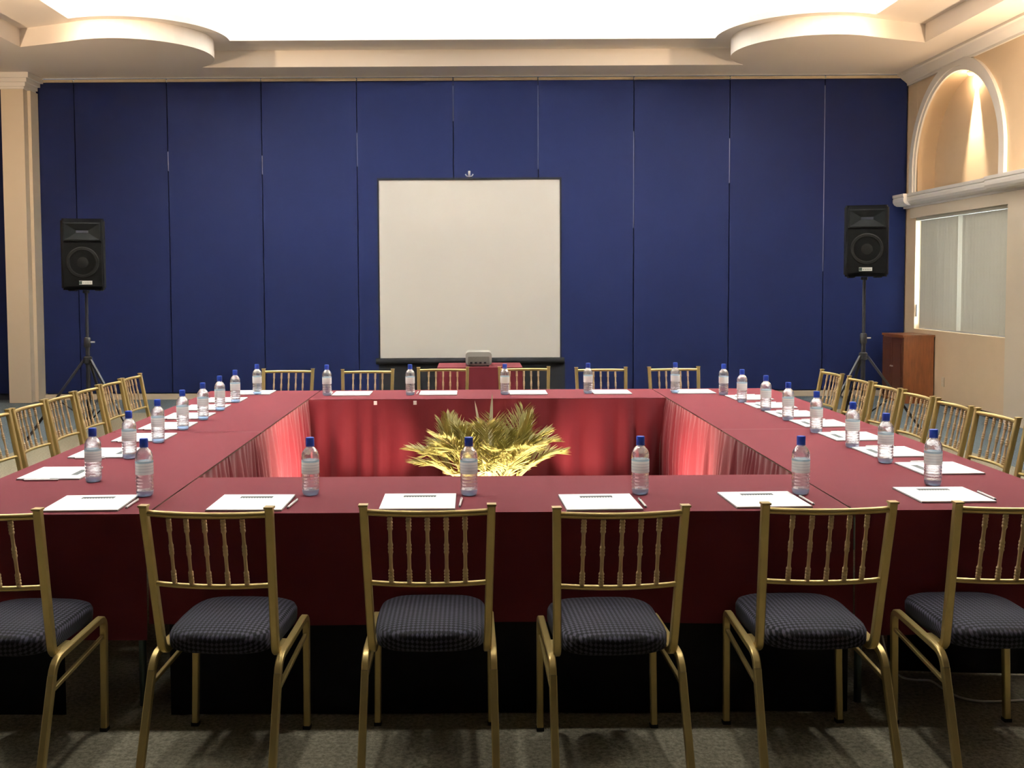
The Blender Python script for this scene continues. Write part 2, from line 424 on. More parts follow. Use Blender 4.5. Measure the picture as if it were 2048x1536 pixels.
# arch moulding: two stepped bands
def arch_band(r0, r1, p, name):
    mb = MB(); nn = 48
    def path(r): return [(NY - r, LEDGE + .02)] + [(NY - r * cos(pi * k / nn), NSZ + r * sin(pi * k / nn)) for k in range(nn + 1)] + [(NY + r, LEDGE + .02)]
    a, b = path(r0), path(r1); K = len(a)
    vs = [(XW - p, y, z) for y, z in a] + [(XW - p, y, z) for y, z in b] + [(XW + .01, y, z) for y, z in a] + [(XW + .01, y, z) for y, z in b]
    fs = []
    for k in range(K - 1):
        fs += [(k, k + 1, K + k + 1, K + k), (k, 2 * K + k, 2 * K + k + 1, k + 1), (K + k, K + k + 1, 3 * K + k + 1, 3 * K + k)]
    mb.add(vs, fs); return mb.build(name, 'white_plaster', None)
tr = struct(arch_band(NR, NR + .085, .022, 'trim_1'))
b2 = arch_band(NR + .05, NR + .15, .04, 'arch_moulding'); b2.parent = tr
# ledge moulding below the niche (profile swept along the wall)
def swept(name, prof, y0, y1, material, parent=None):
    n = len(prof); mb = MB()
    mb.add([(x, y0, z) for x, z in prof] + [(x, y1, z) for x, z in prof], [tuple(range(n)), tuple(range(2 * n - 1, n - 1, -1))] + [(i, n + i, n + (i + 1) % n, (i + 1) % n) for i in range(n)])
    return mb.build(name, material, parent)
def ledge_prof(o):
    return [(XW + .001, LEDGE + .015), (XW - o, LEDGE + .015), (XW - o, LEDGE - .022), (XW - o + .012, LEDGE - .03), (XW - o + .004, LEDGE - .05), (XW - o + .006, LEDGE - .085),
            (XW - o + .025, LEDGE - .115), (XW - o + .06, LEDGE - .135), (XW - .05, LEDGE - .14), (XW - .05, LEDGE - .165), (XW + .001, LEDGE - .165)]
t2 = struct(swept('trim_2', ledge_prof(.15), 11.42, 13.60, 'white_plaster'))
swept('ledge_return', ledge_prof(.20), 13.60, YW - .015, 'white_plaster', t2)
swept('ledge_block', ledge_prof(.22), 9.2, 11.42, 'white_plaster', t2)
# pilaster between the window bays, wall lintel board above the blind
struct(MB().box(XW - .06, XW + .001, 10.15, 11.20, 0, LEDGE - .17).build('trim_3', 'cream_paint'))
struct(MB().box(XW - .045, XW + .001, 11.20, WY1 + .08, WZ1 - .01, LEDGE - .167).build('trim_4', 'cream_paint'))
# crown moulding
cr = [(XW + .001, ZC - .001), (XW - .16, ZC - .001), (XW - .16, ZC - .03), (XW - .13, ZC - .04), (XW - .10, ZC - .07), (XW - .05, ZC - .11), (XW - .03, ZC - .13), (XW - .03, ZC - .16), (XW + .001, ZC - .16)]
struct(swept('trim_5', cr, YF, YW - .02, 'white_plaster'))
struct(MB().box(XW - .012, XW + .001, YF, 12.95, 0, .07).build('baseboard_right', 'dark_gap'))

# window with frame, glass, and the vertical blind
win = struct(empty('window_1', (XW + .10, (WY0 + WY1) / 2, WZ0)))
hw, hh = (WY1 - WY0) / 2, WZ1 - WZ0
fr = MB()
fr.box(-.03, .03, -hw, -hw + .06, 0, hh); fr.box(-.03, .03, hw - .02, hw, 0, hh); fr.box(-.03, .03, -hw, hw, 0, .06); fr.box(-.03, .03, -hw, hw, hh - .06, hh); fr.box(-.025, .025, -.03, .03, 0.06, hh - .06)
fr.build('frame', 'alu', win)
for a, b_ in ((-hw + .06, -.03), (.03, hw - .02)): MB().box(-.004, .004, a, b_, .06, hh - .06).build('pane', 'window_glass', win)
bl = tag(empty('vertical_blind', (XW + .034, (WY0 + WY1) / 2, WZ0)), 'pale grey vertical slat blind drawn across the window on the right', 'blind')
MB().box(-.03, .03, -hw + .005, hw - .005, hh - .05, hh - .004).build('head_rail', 'blind', bl)
ns, pitch_ = 30, 0.0765
sl = MB(); 
sl.grid(lambda u, v: (0.006 * sin(pi * u) , (u - .5) * .084, v * (hh - .075)), 4, 1)
slm = sl.mesh('slat', 'blind', True)
for k in range(ns):
    y = -hw + .05 + k * pitch_
    o = bpy.data.objects.new('slat', slm); COL.objects.link(o); o.parent = bl; o.location = (0, y, .022)
    rz = radians(random.uniform(5, 13))
    if k == 15: rz = radians(38)
    o.rotation_euler = (0, 0, rz)
MB().tube([(0, hw - .02, hh - .06), (-.01, hw - .02, 0.32)], .004, 6).build('cord', 'pen_white', bl)
MB().tube([(-.01, hw - .02, 0.32), (-.01, hw - .02, 0.16)], .012, 8).build('cord_weight', 'steel', bl)
ol = tag(empty('wall_outlet', (XW, 12.78, .30)), 'small beige electrical outlet low on the right wall', 'outlet')
MB().box(-.01, .0, -.036, .036, -.058, .058).build('plate', 'outlet', ol)
for z in (-.022, .022): MB().box(-.013, -.010, -.015, .015, z - .013, z + .013).build('socket', 'cream_paint', ol)

# ------------------------------------------------------------------ lamps
# fluorescent tubes lying in the coffer's cove
cove = []
for sgn in (-1, 1):
    for k in range(2): cove.append((sgn * (1.15 + 1.3 * k), 12.92, 0))
    for k in range(5): cove.append((sgn * 4.72, 10.9 - 1.3 * k, 1))
count = {}
for x, y, along in cove:
    back, side = y > 12, along
    lamp = empty('fluorescent_lamp', (x, y, Z2T))
    where = 'back edge' if back else ('left edge' if (side and x < 0) else 'right edge' if side else 'near edge')
    count[where] = count.get(where, 0) + 1
    tag(lamp, 'white fluorescent lamp hidden in the ceiling cove, %s along its %s' % (ORD[count[where] - 1], where), 'lamp', 'cove lamps along the ' + where)
    if along: lamp.rotation_euler = (0, 0, pi / 2)
    MB().box(-.6, .6, -.03, .03, 0, .035).build('batten', 'badge', lamp)
    MB().tube([(-.58, 0, .055), (.58, 0, .055)], .013, 8).build('tube', 'tube_glow', lamp, True)
    area_light('cove_light', (0, 0, .075), (0, 0, 1), 1.15, .05, COVE_W, COVE_COL, lamp)
# warm spotlights under the stepped ceiling, aimed at the round discs
for s in (-1, 1):
    sp = tag(empty('ceiling_spotlight', (s * 4.9, 9.7, Z2)), 'small warm spotlight under the %s stepped soffit' % ('left' if s < 0 else 'right'), 'spotlight')
    MB().lathe([(.05, 0), (.05, -.02), (.012, -.025), (.012, -.06)], 14).build('mount', 'badge', sp, True, angle=30)
    dv = (Vector((s * 3.75, 11.75, 4.44)) - Vector((s * 4.9, 9.7, Z2 - .09))).normalized()
    hd = MB().lathe([(.035, -.09), (.045, -.05), (.045, .05), (.048, .055)], 16).build('head', 'badge', sp, True, angle=30)
    hd.location = (0, 0, -.09); hd.rotation_euler = dv.to_track_quat('Z', 'Y').to_euler()
    spot_light('spot_beam', Vector((0, 0, -.09)) + dv * .07, Vector((0, 0, -.09)) + dv * 3, 150, WARM, 62, 0.9, 0.04, sp)
    for yy in (7.2, 4.6):
        pass
# downlight in the crown of the niche
nl = tag(empty('niche_downlight', (XW + .165, 12.56, NSZ + NR - .004)), 'small warm downlight in the crown of the arched niche', 'lamp')
MB().lathe([(.045, 0), (.045, -.02), (.036, -.035)], 16).build('housing', 'white_plaster', nl, True, angle=30)
MB().lathe([(.030, -.0352), (.026, -.045), (.01, -.05)], 14).build('bulb', 'bulb_glow', nl, True)
spot_light('niche_beam', (.015, 0, -.06), (.055, 0, -1.0), 620, (1, .82, .60), 34, 0.7, 0.02, nl)
pl = bpy.data.lights.new('niche_glow', 'POINT'); pl.energy = 3.5; pl.color = (1, .74, .48); pl.shadow_soft_size = .03
po = bpy.data.objects.new('niche_glow', pl); COL.objects.link(po); po.location = (-.02, 0, -.12); po.parent = nl

# unseen downlights: added over the tables to brighten their tops, and over the aisle
def downlight(x, y, z, watts, angle, label, group, col, soft=.09, blend=.8):
    d = tag(empty('unseen_downlight', (x, y, z)), label, 'lamp', group)
    MB().lathe([(.105, -.001), (.105, -.008), (.085, -.012), (.080, -.002)], 20, cap=False).build('rim', 'badge', d, True, angle=30)
    MB().lathe([(.079, -.003), (.05, -.006), (.005, -.007)], 20).build('diffuser', 'tube_glow', d, True)
    spot_light('downlight_beam', (0, 0, -.06), (0, 0, -2), watts, col, angle, blend, soft, d)
for iy, (y, xs) in enumerate(((4.3, (-2.1, -.75, .85, 2.3)), (5.6, (-2.1, 2.3)), (6.9, (-2.1, 2.3)), (8.0, (-2.1, -.75, .85, 2.3)))):
    for ix, x in enumerate(xs):
        downlight(x, y, Z3, 215, 60, 'added unseen downlight in the coffer, %s row from the camera, %s from the left' % (ORD[iy], ORD[ix]), 'added downlights in the coffer', (1, .97, .92), .16)
for ix, x in enumerate((-2.6, -.85, .9, 2.65)):
    downlight(x, 2.0, ZC, 150, 40, 'round unseen downlight over the near aisle, %s from the left' % ORD[ix], 'downlights over the near aisle', (1, .93, .80), .35, 1.0)

# unseen dark panel added on the right wall to cut bounced light
bayo = struct(MB().box(XW - .10, XW - .04, YF, 9.1, .02, 2.52).build('wall_right_absorber', 'blue_fabric'))
# unseen warm uplights added to brighten the soffit, on right ledge and left pillar
UP_W = 130
def uplight(x, y, z, label, watts=UP_W):
    u = tag(empty('added_uplight', (x, y, z)), label, 'lamp', 'added warm uplights out of view')
    MB().lathe([(.05, 0), (.055, .015), (.03, .03)], 14).build('base', 'white_plaster', u, True, angle=30)
    MB().lathe([(.03, .03), (.09, .13), (.095, .16), (.085, .16), (.04, .06)], 18, cap=False).build('shade', 'white_plaster', u, True)
    MB().lathe([(.02, .06), (.03, .09), (.012, .13)], 12).build('bulb', 'bulb_glow', u, True)
    l = bpy.data.lights.new('uplight_glow', 'POINT'); l.energy = watts; l.color = WARM; l.shadow_soft_size = .05
    o = bpy.data.objects.new('uplight_glow', l); COL.objects.link(o); o.location = (0, 0, .2); o.parent = u
uplight(XW - .11, 9.8, LEDGE + .016, 'added warm uplight on the right wall ledge, out of view')
p2 = struct(empty('wall_pillar', (-6.07, 8.6, 0)))
MB().box(-.2, .2, -.2, .2, 0, 4.14).build('shaft', 'cream_paint', p2)
cp2 = MB()
for z0, z1, e in ((4.14, 4.17, .02), (4.17, 4.22, .045), (4.22, 4.27, .08), (4.27, 4.338, .12)): cp2.box(-.2 - e, .2 + e, -.2 - e, .2 + e, z0, z1)
cp2.build('capital', 'white_plaster', p2)
MB().box(-.12, .12, .2, .34, 2.60, 2.64).build('bracket', 'white_plaster', p2)
uplight(-6.07, 8.88, 2.641, 'added warm uplight on the bracket of the left pillar out of frame', 210)

# ------------------------------------------------------------------ tables, cloths and skirts
TZ = 0.75
FY, FI, BI, BY = 3.66, 4.352, 7.26, 7.88
LX0, LX1, RX0, RX1 = -2.035, -1.185, 1.37, 2.28
SEAM = 5.70
TGROUP, CGROUP = 'conference tables set in a square', 'burgundy table cloths'
def make_table(x0, x1, y0, y1, label):
    t = tag(empty('folding_table', ((x0 + x1) / 2, (y0 + y1) / 2, 0)), label, 'table', TGROUP)
    w_, d_ = (x1 - x0) / 2 - .012, (y1 - y0) / 2 - .012
    MB().box(-w_, w_, -d_, d_, TZ - .032, TZ - .006).build('tabletop', 'table_wood', t)
    for sx in (-1, 1):
        for sy in (-1, 1):
            lx, ly = (w_ - .05, d_ - .24) if d_ > w_ else (w_ - .10, d_ - .20)
            if y0 == FY and d_ > w_ and sy < 0: ly = d_ - .10
            MB().tube([(sx * lx, sy * ly, 0), (sx * lx, sy * ly, TZ - .032)], .014, 10).build('leg', 'steel_leg', t, True, angle=40)
    return t
def make_cloth(x0, x1, y0, y1, drops, label, seed):
    """flat top sheet plus hanging sides; drops: side -> hem height"""
    rnd = random.Random(seed)
    mb = MB(); cx, cy = (x0 + x1) / 2, (y0 + y1) / 2
    X0, X1, Y0, Y1 = x0 + .001 - cx, x1 - .001 - cx, y0 + .001 - cy, y1 - .001 - cy
    mb.grid(lambda u, v: (X0 + (X1 - X0) * u, Y0 + (Y1 - Y0) * v, TZ), 8, 8)
    ph = [rnd.uniform(0, 6.28) for _ in range(4)]
    for side, hem in drops.items():
        L_ = (X1 - X0) if side in 'fb' else (Y1 - Y0)
        def fn(u, v, side=side, hem=hem, L_=L_):
            s = u * L_
            amp = .006 * v * v
            off = .004 * v + amp * (sin(s * 5.1 + ph[0]) + .6 * sin(s * 11.7 + ph[1])) * .5 + amp * .5
            z = TZ - (TZ - hem) * v + .006 * v * sin(s * 4.0 + ph[2])
            if side == 'f': return (X0 + s, Y0 - off, z)
            if side == 'b': return (X0 + s, Y1 + off, z)
            if side == 'l': return (X0 - off, Y0 + s, z)
            return (X1 + off, Y0 + s, z)
        mb.grid(fn, max(8, int(L_ / .05)), 10)
    o = mb.build('tablecloth', 'burgundy_cloth', None, True, (cx, cy, 0), 35)
    return tag(o, label, 'tablecloth', CGROUP)
tb = [((LX1, RX0, FY, FI), {'f': .345}, 'front table nearest the camera', 'full-width middle of the near row'),
      ((LX1, RX0, BI, BY), {'b': .56}, 'far table in front of the projection screen', 'far row before the screen'),
      ((LX0, LX1, FY, SEAM), {'f': .285, 'l': .50}, 'near table of the left row', 'near half of the left row'),
      ((LX0, LX1, SEAM, BY), {'b': .56, 'l': .50}, 'far table of the left row', 'far half of the left row'),
      ((RX0, RX1, FY, SEAM), {'f': .30, 'r': .50}, 'near table of the right row', 'near half of the right row'),
      ((RX0, RX1, SEAM, BY), {'b': .56, 'r': .50}, 'far table of the right row', 'far half of the right row')]
for i, (b_, dr, lt, lc) in enumerate(tb):
    make_table(*b_, 'cloth-covered folding table, the ' + lt)
    g = .0025
    make_cloth(b_[0] + (g if b_[0] in (LX1, RX0) else 0), b_[1] - (g if b_[1] in (LX1, RX0) else 0),
               b_[2] + (g if b_[2] == SEAM else 0), b_[3] - (g if b_[3] == SEAM else 0), dr, 'smooth burgundy tablecloth on the ' + lc, i + 3)

def pleated(name, a, b, normal, z0, z1, wave, amp, material, label, seed, irregular=0.5):
    """a gathered hanging skirt between plan points a and b"""
    rnd = random.Random(seed); a, b = Vector(a), Vector(b); L_ = (b - a).length; nrm = Vector(normal)
    folds = []; s = 0
    while s < L_:
        wd = wave * rnd.uniform(1 - irregular, 1 + irregular); folds.append((s, wd, rnd.uniform(.5, 1.3))); s += wd
    mb = MB(); xs = []
    for s0, wd, k in folds:
        for j in range(6):
            q = s0 + wd * j / 6
            if q <= L_: xs.append((q, amp * k * (0.5 - 0.5 * cos(2 * pi * j / 6)) ** 0.7))
    xs.append((L_, 0))
    nz = 8; vs = []; fs = []
    org = (a + b) / 2
    for jz in range(nz + 1):
        v = jz / nz; z = z1 + (z0 - z1) * v; grow = .03 + .97 * min(1, v * 2.2) ** .7
        for q, o in xs:
            p = a.lerp(b, q / L_) + nrm * (o * grow + .004 * v * sin(q * 7 + seed)) - org
            vs.append((p.x, p.y, z))
    K = len(xs)
    for jz in range(nz):
        for i in range(K - 1): fs.append((jz * K + i, jz * K + i + 1, (jz + 1) * K + i + 1, (jz + 1) * K + i))
    mb.add(vs, fs)
    o = mb.build(name, material, None, True, (org.x, org.y, 0))
    return tag(o, label, 'table skirt')
g = .004
pleated('table_skirt', (LX1 + g, FI + .02), (LX1 + g, BI - .004), (1, 0), .005, TZ - .0015, .085, .045, 'red_skirt', 'pleated red skirt on the inner side of the left tables', 11)
pleated('table_skirt', (RX0 - g, FI + .02), (RX0 - g, BI - .004), (-1, 0), .005, TZ - .0015, .09, .045, 'red_skirt', 'pleated red skirt on the inner side of the right tables', 12)
pleated('table_skirt', (LX1 + .006, BI - g), (RX0 - .006, BI - g), (0, -1), .005, TZ - .0015, .17, .055, 'red_skirt', 'broad-pleated red skirt on the far table behind the palms', 13)
pleated('table_skirt', (LX1 + .02, FI + g), (RX0 - .02, FI + g), (0, 1), .005, TZ - .012, .12, .028, 'red_skirt', 'pleated red skirt on the inner side of the front table', 14)
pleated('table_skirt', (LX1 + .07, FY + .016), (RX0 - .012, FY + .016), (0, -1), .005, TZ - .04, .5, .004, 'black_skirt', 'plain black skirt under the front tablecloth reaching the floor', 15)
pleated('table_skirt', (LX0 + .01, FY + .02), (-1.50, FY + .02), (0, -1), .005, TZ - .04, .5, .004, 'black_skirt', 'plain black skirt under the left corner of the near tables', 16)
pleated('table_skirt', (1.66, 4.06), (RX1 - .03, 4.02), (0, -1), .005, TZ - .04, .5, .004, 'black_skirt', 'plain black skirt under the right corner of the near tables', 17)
for q, x in enumerate((-.70, -.42)):
    cl = tag(MB().box(-.011, .011, -.012, .004, -.016, .010).build('skirt_clip', 'pen_white', None, False, (x, BI - .040, TZ - .018)),
             ('left' if q == 0 else 'right') + ' of two small white clips at the top of the far skirt', 'clip', 'skirt clips')

# ------------------------------------------------------------------ chairs
def make_chair():
    t = empty('banquet_chair')
    T = .0115
    for s in (-1, 1):
        path = rounded([(s * .203, .165, 0), (s * .200, .185, .405), (s * .205, -.195, .385), (s * .211, -.335, 0)], .045, 5)
        k0 = next(i for i, p in enumerate(path) if p.z > .34)
        k1 = max(i for i, p in enumerate(path) if p.z > .30)
        fl = MB().tube(path[:k0 + 1], T, side=(1, 0, 0), square=True).build('leg', 'gold_metal', t)
        MB().box(-.013 + path[0].x, .013 + path[0].x, path[0].y - .013, path[0].y + .013, 0, .012).build('foot_cap', 'rubber', fl)
        MB().tube(path[k0:k1 + 1], T, side=(1, 0, 0), square=True).build('side_rail', 'gold_metal', t, True, angle=40)
        MB().tube(path[k1:], T + .0005, side=(1, 0, 0), square=True).build('leg', 'gold_metal', t)
        MB().tube([(s * .199, .181, .335), (s * .209, -.218, .30)], .007, side=(1, 0, 0), square=True).build('brace', 'gold_metal', t)
        post = rounded([(s * .186, -.06, .392), (s * .186, -.165, .385), (s * .200, -.262, .885)], .06, 6)
        po_ = MB().tube(post, .0125, side=(1, 0, 0), square=True).build('back_post', 'gold_metal', t, True, angle=40)
        MB().box(s * .200 - .0145, s * .200 + .0145, -.262 - .0145, -.262 + .0145, .884, .890).build('post_cap', 'gold_metal', po_)
    def back_at(z): return -.165 - .097 * (z - .385) / .5
    bow = .028
    def rail(z, r, nm):
        y = back_at(z)
        pts = [(x, y - bow * (1 - (x / .19) ** 2), z) for x in [-.19 + .38 * i / 12 for i in range(13)]]
        MB().tube(pts, r, 8).build(nm, 'gold_metal', t, True, angle=60)
    rail(.864, .0105, 'top_rail'); rail(.628, .0085, 'lower_rail')
    z0, z1 = .634, .858
    prof = [(.0085, 0)]
    def ringed(za, zb, nr, r0, r1):
        for i in range(nr):
            a, h = za + (zb - za) * i / nr, (zb - za) / nr
            prof.extend([(r0, a + h * .05), (r1, a + h * .3), (r1, a + h * .75), (r0, a + h * .97)])
    H = z1 - z0
    ringed(.004, H * .20, 4, .0068, .0088)
    prof.append((.0058, H * .23)); prof.append((.0058, H * .40))
    ringed(H * .44, H * .60, 3, .0066, .0082)
    prof.append((.0058, H * .64)); prof.append((.0058, H * .76))
    ringed(H * .79, H - .004, 4, .0068, .0088); prof.append((.0085, H))
    spm = MB().lathe(prof, 8).mesh('spindle', 'spindle_gold', True, 50)
    for i in range(5):
        x = (i - 2) * .0585
        o = bpy.data.objects.new('spindle', spm); COL.objects.link(o); o.parent = t
        yb, yt = [back_at(z) - bow * (1 - (x / .19) ** 2) for z in (z0, z1)]
        o.location = (x, yb, z0); o.rotation_euler = (-atan2(yt - yb, H), 0, 0)
    # upholstered seat: rounded trapezoid, domed
    mb = MB(); N_ = 40; rings = []
    def outline(k, inset):
        a = 2 * pi * k / N_; c, s_ = cos(a), sin(a); e = .42
        x = abs(c) ** e * (1 if c >= 0 else -1); y = abs(s_) ** e * (1 if s_ >= 0 else -1)
        wid = (.186 if y > 0 else .182) - inset
        yy = y * (.2 - inset)
        if y > 0: x *= 1 - .0 * y
        yy += -.018 * (1 - x * x) if y < 0 else .016 * (1 - x * x)
        return x * wid, yy + .006
    for inset, z in ((.012, .398), (.002, .404), (0, .418), (0, .440), (.006, .453), (.02, .461), (.06, .468), (.11, .472)):
        rings.append([(*outline(k, inset), z) for k in range(N_)])
    vs = [p for r in rings for p in r] + [(0, .006, .473)]; fs = [tuple(range(N_ - 1, -1, -1))]
    for i in range(len(rings) - 1):
        for k in range(N_): fs.append((i * N_ + k, i * N_ + (k + 1) % N_, (i + 1) * N_ + (k + 1) % N_, (i + 1) * N_ + k))
    o = (len(rings) - 1) * N_
    for k in range(N_): fs.append((o + k, o + (k + 1) % N_, len(vs) - 1))
    mb.add(vs, fs).build('seat', 'seat_fabric', t, True)
    return t
proto = make_chair(); used = [False]
def place_chair(x, y, rz, label, group):
    c = proto if not used[0] else copy_tree(proto)
    used[0] = True
    c.location = (x, y, 0); c.rotation_euler = (0, 0, rz); tag(c, label, 'chair', group)
front = [(-1.53, 3.405, -4), (-.815, 3.415, -4.5), (-.148, 3.425, 0), (.437, 3.385, 3), (1.10, 3.425, 1), (1.70, 3.425, 1)]
for i, (x, y, a) in enumerate(front):
    s = ['gold banquet chair at the left end of the near row, cut by the frame', 'gold banquet chair second from the left in the near row', 'gold banquet chair third from the left in the near row',
         'gold banquet chair fourth from the left in the near row', 'gold banquet chair second from the right in the near row', 'gold banquet chair at the right end of the near row, cut by the frame'][i]
    place_chair(x, y, radians(a), s, 'chairs along the near table')
bk = [((-1.705 - 1.316) / 2, 8.25), ((-1.046 - .648) / 2, 8.17), ((-.45 - .058) / 2, 8.32), ((.211 + .601) / 2, 8.33), ((.835 + 1.219) / 2, 8.24), ((1.43 + 1.809) / 2, 8.25)]
for i, (x, y) in enumerate(bk):
    place_chair(x, y - .262, pi + radians((-2, 1, 0, 0, 1, 2)[i]), 'gold banquet chair %s from the left behind the far table' % ORD[i], 'chairs along the far table')
for i, y in enumerate((5.45, 5.90, 6.35, 6.80, 7.25, 7.70)):
    place_chair(-2.585 + .262, y, -pi / 2 + 0, 'gold banquet chair on the left side, %s nearest the camera' % ORD[i], 'chairs along the left tables')
for i, y in enumerate((4.79, 5.29, 5.77, 6.24, 6.71, 7.19, 7.74)):
    place_chair(2.715 - .262, y, pi / 2 + radians((.5, 1, 0, 0, .5, 0, 2)[i]), 'gold banquet chair on the right side, %s nearest the camera' % ORD[i], 'chairs along the right tables')

# ------------------------------------------------------------------ place settings
def make_bottle():
    t = empty('water_bottle')
    prof = [(.024, .0005), (.030, .003), (.0325, .010), (.0335, .022)]
    MB().lathe(prof + [(.0325, .023)], 20).build('base', 'bottle_base', t, True, angle=60)
    p = [(.0325, .0232)]
    for i in range(4):
        z = .028 + i * .013; p += [(.0330, z), (.0342, z + .003), (.0342, z + .007), (.0328, z + .011)]
    p += [(.0338, .083), (.0338, .139), (.0340, .145), (.0339, .154), (.0328, .163), (.0295, .172), (.0240, .180), (.0180, .1865), (.0142, .190), (.0138, .1925)]
    MB().lathe(p, 20).build('body', 'bottle_clear', t, True, angle=60)
    MB().lathe([(.0344, .087), (.0346, .0875), (.0346, .1385), (.0344, .139)], 24, cap=False).build('label', 'bottle_label', t, True)
    c = MB().lathe([(.0158, .1960), (.0165, .1975), (.0165, .2235), (.0150, .2265)], 20).build('cap', 'cap_blue', t, True, angle=40)
    MB().lathe([(.0172, .1927), (.0172, .1958)], 20).build('neck_ring', 'cap_blue', c, True, angle=40)
    return t
bproto = make_bottle(); bused = [False]
def place_bottle(x, y, label, group):
    b = bproto if not bused[0] else copy_tree(bproto)
    bused[0] = True; b.location = (x, y, TZ + .0005); b.rotation_euler = (0, 0, random.uniform(0, 6)); tag(b, label, 'bottle', group)
def make_pad():
    t = empty('notepad')
    MB().box(-.140, .140, -.135, .135, 0, .0015).build('backing', 'pad_back', t)
    MB().box(-.1385, .1385, -.1335, .1335, .0015, .0065).build('sheets', 'paper', t)
    lg = MB()
    lg.box(-.062, .062, .076, .096, .0066, .0070)
    for k in range(12): lg.box(-.062 + k * .0105, -.0545 + k * .0105, .066, .0755, .0066, .0070)
    lg.build('letterhead', 'ink', t)
    return t
def make_pen():
    t = empty('pen')
    MB().tube([(0, -.070, .0045), (0, .030, .0045)], .0045, 8).build('barrel', 'pen_white', t, True, angle=50)
    MB().tube([(0, .030, .0045), (0, .068, .0045), (0, .072, .0045)], [.005, .005, .0035], 8).build('cap', 'pen_white', t, True, angle=50)
    MB().tube([(0, -.080, .0045), (0, -.070, .0045)], [.001, .004], 8).build('tip', 'pen_black', t, True)
    MB().box(-.0012, .0012, .036, .070, .0095, .011).build('clip', 'pen_black', t)
    return t
padp, penp = make_pad(), make_pen(); pu = [False, False]
def place_setting(x, y, rz, label_pad, label_pen, group, pen=True, jit=0.0, pen_off=.158):
    p = padp if not pu[0] else copy_tree(padp)
    pu[0] = True; p.location = (x, y, TZ + .0005); p.rotation_euler = (0, 0, rz + jit); tag(p, label_pad, 'notepad', 'notepads on ' + group)
    if pen:
        q = penp if not pu[1] else copy_tree(penp)
        pu[1] = True; d = Vector((pen_off, -.02)); c, s = cos(rz + jit), sin(rz + jit)
        q.location = (x + d.x * c - d.y * s, y + d.x * s + d.y * c, TZ + .0005); q.rotation_euler = (0, 0, rz + jit + radians(random.uniform(-4, 4))); tag(q, label_pen, 'pen', 'pens on ' + group)

fb = [(285, 995), (619, 993), (938, 993), (1283, 991), (1606, 991), (1872, 973)]
fp = [(185, 1007), (505, 1006), (838, 1004), (1198, 1005), (1525, 1000), (1883, 990)]
for i, (b_, p_) in enumerate(zip(fb, fp)):
    q = on_z(*b_, TZ); place_bottle(q.x, q.y + .03, 'blue-capped water bottle %s from the left on the near row' % ORD[i], 'bottles along the near edge')
    q = on_z(*p_, TZ); place_setting(q.x, q.y - .01, 0, 'white notepad %s from the left on the near row' % ORD[i], 'white pen %s from the left on the near row' % ORD[i], 'the near row', jit=radians((2, -1, 0, 2, 2, 0)[i]))
lb = [(182, 966), (255, 919), (313, 887), (363, 861), (404, 841), (438, 822), (469, 806)]
lp = [(122, 948), (212, 907), (290, 876), (337, 853), (378, 833), (412, 816), (449, 801)]
for i, (b_, p_) in enumerate(zip(lb, lp)):
    q = on_z(*b_, TZ); place_bottle(q.x, q.y + .03, 'blue-capped water bottle in the left row, %s nearest the camera' % ORD[i], 'bottles along the left row')
    q = on_z(*p_, TZ); place_setting(q.x, q.y, -pi / 2, 'white notepad in the left row, %s nearest the camera' % ORD[i], 'white pen in the left row, %s nearest the camera' % ORD[i], 'the left row')
rb = [(1776, 928), (1709, 897), (1636, 867), (1579, 842), (1534, 823), (1486, 806), (1449, 791)]
rp = [(1877, 938), (1780, 905), (1704, 874), (1640, 848), (1586, 829), (1541, 812), (1498, 796)]
for i, (b_, p_) in enumerate(zip(rb, rp)):
    q = on_z(*b_, TZ); place_bottle(q.x, q.y + .03, 'blue-capped water bottle in the right row, %s nearest the camera' % ORD[i], 'bottles along the right row')
    q = on_z(*p_, TZ); place_setting(q.x, q.y, pi / 2, 'white notepad in the right row, %s nearest the camera' % ORD[i], 'white pen in the right row, %s nearest the camera' % ORD[i], 'the right row', jit=radians(2))
ab = [(513, 790), (653, 792), (820, 791), (1010, 790), (1177, 788), (1352, 787)]
ap = [(513, 784), (705, 788), (877, 787), (1056, 786), (1222, 785), (1387, 784)]
for i, (b_, p_) in enumerate(zip(ab, ap)):
    q = on_z(*b_, TZ); place_bottle(q.x, q.y + .03, 'blue-capped water bottle %s from the left on the far row' % ORD[i], 'bottles along the far edge')
    q = on_z(*p_, TZ); place_setting(q.x, min(q.y, BY - .16), pi, 'white notepad %s from the left on the far row' % ORD[i], 'white pen %s from the left on the far row' % ORD[i], 'the far row')

